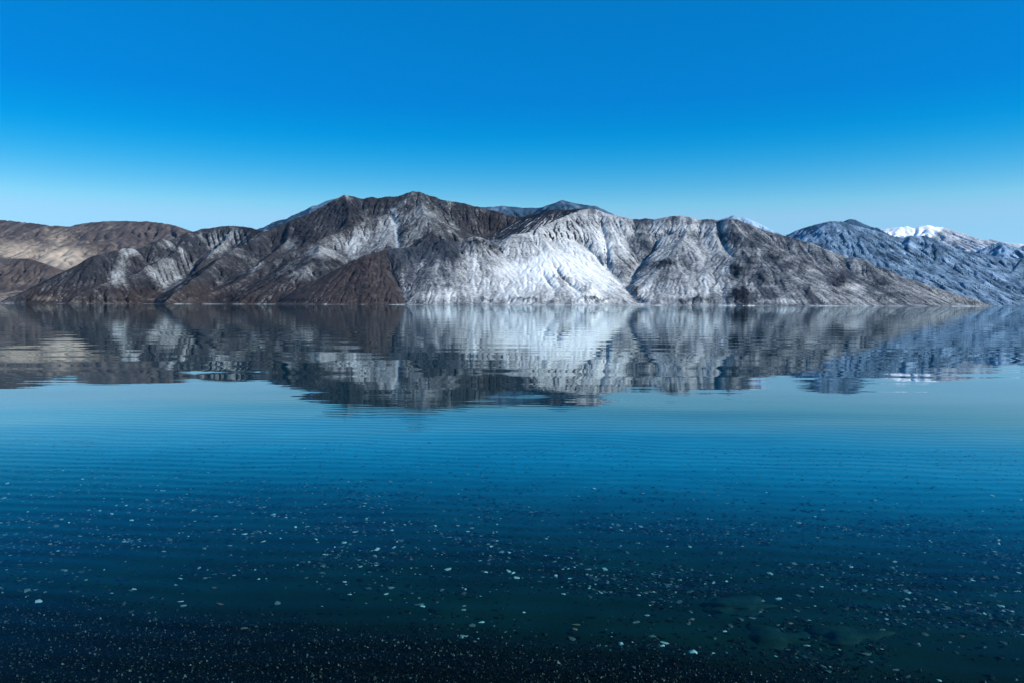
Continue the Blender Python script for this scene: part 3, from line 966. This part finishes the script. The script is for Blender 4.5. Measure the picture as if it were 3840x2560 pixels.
def ico(sub):
    import bmesh
    bm = bmesh.new()
    bmesh.ops.create_icosphere(bm, subdivisions=sub, radius=1.0)
    V = np.array([v.co[:] for v in bm.verts])
    Fc = np.array([[v.index for v in f.verts] for f in bm.faces])
    bm.free()
    return V, Fc


I2, I2F = ico(2)
I1, I1F = ico(1)


def stone_shape(V, k, rough=0.34, cut=0.62):
    """a flat water-worn stone with a few knocked-off faces"""
    rng = np.random.default_rng(100 + k)
    W = V.copy()
    for _ in range(6):
        d = rng.normal(size=3)
        d /= np.linalg.norm(d)
        s = W @ d
        W -= np.outer(np.maximum(s - cut * rng.uniform(0.8, 1.15), 0), d)
    W *= 1 + rough * rng.uniform(-0.5, 0.5, (len(W), 1))
    W *= np.array([1.0, rng.uniform(0.42, 0.8), rng.uniform(0.14, 0.32)])
    return W


stone_meshes = {}


def stone_mesh(kind, k):
    if (kind, k) not in stone_meshes:
        W = stone_shape(I2, k)
        o = mesh_obj('pebble', W, I2F, ST[kind], False)
        stone_meshes[(kind, k)] = o.data
        bpy.data.objects.remove(o)
    return stone_meshes[(kind, k)]


placed = []


def put_stone(x, y, size, kind, k, label, group=None, name='pebble', cat='pebble', rz=None, lift=0.12, tilt=0.12):
    o = bpy.data.objects.new(name, stone_mesh(kind, k))
    COL.objects.link(o)
    z = float(bed_z(np.array([x]), np.array([y]))[0])
    o.scale = (size, size, size)
    o.location = (x, y, z + size * lift)
    o.rotation_euler = (random.uniform(-tilt, tilt), random.uniform(-tilt, tilt), random.uniform(-0.6, 0.6) if rz is None else rz)
    tag(o, label, cat, group)
    placed.append((x, y, size))
    return o


# stones one can pick out in the photograph
for px, py, size, kind, k, label in (
        (1408, 2105, .036, 'pale', 0, 'upper of two bright white pebbles lying together in the shallows'),
        (1412, 2116, .034, 'pale', 1, 'lower of two bright white pebbles lying together in the shallows'),
        (824, 2276, .045, 'rust', 2, 'rust brown pebble at the edge of the fine gravel'),
        (912, 2382, .046, 'ochre', 3, 'long tan pebble alone on the dark fine gravel'),
        (505, 2221, .036, 'pale', 4, 'white flat pebble at the gravel edge in the dark corner'),
        (680, 2266, .034, 'pale', 5, 'narrow white pebble between dark strip and fine gravel'),
        (2478, 2252, .034, 'grey', 6, 'lone round grey pebble on smooth dark silt'),
        (2154, 2368, .032, 'ochre', 7, 'small cream pebble below a larger tan stone'),
        (2160, 2352, .048, 'ochre', 8, 'tan stone just above a small cream pebble'),
        (2447, 2399, .040, 'grey', 9, 'rounded grey pebble sitting on the fine gravel'),
        (2920, 2246, .044, 'pale', 10, 'wedge shaped white pebble brightest on the open bed'),
        (2896, 2437, .030, 'ochre', 11, 'small orange pebble in front of the silt covered boulder'),
        (3024, 2432, .034, 'pale', 0, 'white pebble on the gravel edge beside the silt covered boulder'),
        (2655, 2292, .040, 'pale', 1, 'pale cream pebble at the head of a pebble row'),
        (2820, 2319, .036, 'grey', 2, 'blocky light grey pebble near the silt covered boulder'),
        (1465, 2216, .048, 'grey', 3, 'long blue grey pebble at the edge of the pebble field'),
        (1450, 2236, .034, 'pale', 4, 'white pebble just below a long blue grey one'),
        (1575, 2279, .060, 'grey', 5, 'large grey slab stone alone on smooth silt'),
        (1585, 2284, .030, 'pale', 6, 'white pebble resting against the large grey slab stone'),
        (1935, 2170, .042, 'pale', 7, 'oblong white pebble in the middle of the pebble field'),
        (1805, 2339, .034, 'pale', 8, 'pale pebble on plain silt above the gravel'),
        (1314, 2236, .028, 'pale', 9, 'white pebble on smooth silt below a grey one'),
        (770, 2180, .036, 'grey', 10, 'blue grey angular pebble on the dark silt strip'),
        (2385, 2345, .036, 'grey', 11, 'light grey pebble at the end of the middle pebble patch'),
        (1220, 2071, .040, 'pale', 2, 'curved white pebble high in the pebble field')):
    x, y = ground_at(px, py, -0.06)
    put_stone(x, y, size * 0.55, kind, k, label)

I4, I4F = ico(4)
for px, py, sx, sy, sz, k, label in ((2905, 2385, .24, .17, .075, 20, 'large silt covered boulder lying under the shallow water'),
                                     (3175, 2385, .22, .13, .05, 21, 'flatter silt covered boulder nearer the dark right corner'),
                                     (2765, 2268, .20, .12, .04, 22, 'low silt covered hump behind the large boulder')):
    x, y = ground_at(px, py, -0.05)
    W = I4 * (1 + 0.45 * vnoise(I4[:, 0:1] * 1.3 + k, I4[:, 1:2] * 1.3 + I4[:, 2:3], k) + 0.12 * vnoise(I4[:, 0:1] * 4 + k, I4[:, 1:2] * 4 + I4[:, 2:3] * 2, k)
              + 0.05 * vnoise(I4[:, 0:1] * 13, I4[:, 1:2] * 13 + I4[:, 2:3] * 7, k))
    o = mesh_obj('boulder', W * np.array([sx, sy, sz]), I4F, ST['silt'], True)
    o.location = (x, y, -0.014 - float((W[:, 2] * sz).max()))
    o.rotation_euler = (0, 0, 0.15)
    tag(o, label, 'boulder')
    placed.append((x, y, sx * 0.8))


def density(x, y):
    """how thickly pebbles lie, by place on the bed"""
    u = bed_u(x, y)
    strip = np.maximum(smooth(0.55, 0.95, u), 0.16) * smooth(-0.05, 0.1, u)
    strip = np.maximum(strip, 0.85 * smooth(0.0, 0.1, u) * smooth(-0.1, 0.3, vnoise(x * 0.6 + 9, y * 0.3, 33)))
    far = smooth(4.6, 1.0, u)
    patch = smooth(-0.2, 0.4, vnoise(x * 1.1, y * 1.4, 31) + 0.6 * vnoise(x * 3.1, y * 3.4, 32))
    return strip * (0.05 + far * (0.14 + 0.86 * patch))


def sample(n, ymin, ymax, fn):
    out = []
    while len(out) < n:
        y = RNG.uniform(ymin, ymax, 20000)
        x = RNG.uniform(-1, 1, 20000) * (0.72 * y + 0.4)
        k = RNG.uniform(0, 1, 20000) < fn(x, y) * (0.35 + 0.65 * (y - ymin) / (ymax - ymin))
        out += list(zip(x[k], y[k]))
    return np.array(out[:n])


LOOK = {'dark': 'flat dark slate pebble', 'grey': 'flat grey pebble', 'pale': 'pale quartz pebble', 'ochre': 'tan pebble'}


def where(x, y):
    u = float(bed_u(np.array([x]), np.array([y]))[0])
    row = 'beside the fine gravel' if u < 0.55 else 'in the near half of the pebble field' if u < 1.5 else 'in the far half of the pebble field' if u < 2.6 else 'on the rippled sand beyond the pebble field'
    px = float(project(x, y, -0.1)[0])
    side = 'far left' if px < 770 else 'left of centre' if px < 1540 else 'centre' if px < 2300 else 'right of centre' if px < 3070 else 'far right'
    return row + ', ' + side


pts = sample(900, 3.2, 7.5, density)
cnt = 0
for x, y in pts:
    if cnt >= 275:
        break
    size = float(np.clip(RNG.lognormal(math.log(0.0185), 0.3), 0.012, 0.038))
    if any((x - a) ** 2 + (y - b) ** 2 < (s + size) ** 2 for a, b, s in placed):
        continue
    kind = RNG.choice(['dark', 'grey', 'pale', 'ochre'], p=[0.70, 0.19, 0.07, 0.04])
    if kind == 'pale':
        size *= 0.75
    place = where(x, y)
    put_stone(float(x), float(y), size, str(kind), int(RNG.integers(0, 12)), 'larger ' + LOOK[kind] + ' ' + place, LOOK[kind] + 's ' + place)
    cnt += 1


def scatter_material(name, rough):
    m, n, l = new_mat(name)
    a = n.new('ShaderNodeAttribute')
    a.attribute_name = 'tone'
    h = n.new('ShaderNodeAttribute')
    h.attribute_name = 'warm'
    pos = n.new('ShaderNodeNewGeometry').outputs['Position']
    f = noise_n(n, l, pos, 90, 3, 0.6)
    v = math_n(n, l, 'MULTIPLY', a.outputs['Fac'], math_n(n, l, 'ADD', f, 0.5))
    c1, c2 = (n.new('ShaderNodeMix') for _ in range(2))
    cold = mixc(n, l, v, (0, 0, 0), (0.72, 1.0, 0.97))
    warm = mixc(n, l, v, (0, 0, 0), (1.0, 0.75, 0.45))
    c = mixc(n, l, h.outputs['Fac'], cold, warm)
    p = n.new('ShaderNodeBsdfPrincipled')
    p.inputs['Roughness'].default_value = rough
    p.inputs['Specular IOR Level'].default_value = 0.06
    l.new(c, p.inputs['Base Color'])
    o = n.new('ShaderNodeOutputMaterial')
    l.new(p.outputs[0], o.inputs['Surface'])
    return m


def scatter(name, P, sizes, base, bf, mat, tones, warms, flat, lift, label, cat):
    nP, nv = len(P), len(base)
    rng = np.random.default_rng(55)
    ang = rng.uniform(0, 2 * np.pi, nP)
    W = base[None] * (1 + rng.uniform(-0.45, 0.4, (nP, nv, 1)))
    W = W * np.stack([np.ones(nP), rng.uniform(0.5, 1, nP), rng.uniform(*flat, nP)], -1)[:, None, :]
    tx, ty = rng.normal(0, 0.15, nP)[:, None], rng.normal(0, 0.15, nP)[:, None]
    W[..., 2] += W[..., 0] * tx + W[..., 1] * ty
    c, s = np.cos(ang)[:, None], np.sin(ang)[:, None]
    X, Y = W[..., 0] * c - W[..., 1] * s, W[..., 0] * s + W[..., 1] * c
    Z = W[..., 2]
    z0 = bed_z(P[:, 0], P[:, 1])
    V = np.stack([X * sizes[:, None] + P[:, 0:1], Y * sizes[:, None] + P[:, 1:2], (Z + lift) * sizes[:, None] + z0[:, None]], -1).reshape(-1, 3)
    Fc = (bf[None] + (np.arange(nP) * nv)[:, None, None]).reshape(-1, 3)
    o = mesh_obj(name, V, Fc, mat, False, {'tone': np.repeat(tones, nv), 'warm': np.repeat(warms, nv)})
    return tag(o, label, cat, None, 'stuff')


def tones(n, pale, grey):
    r = RNG.uniform(0, 1, n)
    t = np.where(r < pale, RNG.uniform(0.07, 0.34, n), np.where(r < pale + grey, RNG.uniform(0.02, 0.09, n), RNG.uniform(0.001, 0.008, n)))
    return t, np.where(RNG.uniform(0, 1, n) < 0.06, RNG.uniform(0.4, 1, n), 0.0)


P = sample(38000, 3.0, 11.0, density)
t, w = tones(len(P), 0.045, 0.15)
scatter('pebbles', P, np.clip(RNG.lognormal(math.log(0.0085), 0.5, len(P)), 0.003, 0.024), I1, I1F, scatter_material('small_wet_pebbles', 0.5),
        t, w, (0.12, 0.34), 0.12, 'countless small dark and pale pebbles strewn over the bed', 'pebbles')
OCT = np.array([(1, 0, 0), (-1, 0, 0), (0, 1, 0), (0, -1, 0), (0, 0, 1), (0, 0, -1)], float)
OCF = np.array([(0, 2, 4), (2, 1, 4), (1, 3, 4), (3, 0, 4), (2, 0, 5), (1, 2, 5), (3, 1, 5), (0, 3, 5)])
P = sample(60000, 2.5, 5.2, lambda x, y: smooth(0.30, -0.25, bed_u(x, y) + 0.10 * vnoise(x * 5, y * 5, 3)) ** 1.5)
t, w = tones(len(P), 0.016, 0.12)
t = t * 0.38
scatter('gravel', P, np.clip(RNG.lognormal(math.log(0.0048), 0.38, len(P)), 0.002, 0.013), OCT, OCF, scatter_material('fine_wet_gravel', 0.35),
        t, w, (0.4, 0.9), 0.3, 'fine dark wet gravel along the near edge of the lake', 'gravel')

# ------------------------------------------------------------------ haze
m, n, l = new_mat('thin_mountain_air')
pv = n.new('ShaderNodeVolumePrincipled')
pv.inputs['Color'].default_value = (0.10, 0.48, 1.0, 1)
pv.inputs['Density'].default_value = 0.55e-5
pv.inputs['Anisotropy'].default_value = 0.0
o = n.new('ShaderNodeOutputMaterial')
l.new(pv.outputs[0], o.inputs['Volume'])
hz = closed_box('haze', -LX - 400, LX + 400, LY0 - 400, LY1 + 400, -62.0, 1750.0, m)
tag(hz, 'thin blue air between the lake and far mountains', 'haze', None, 'stuff')
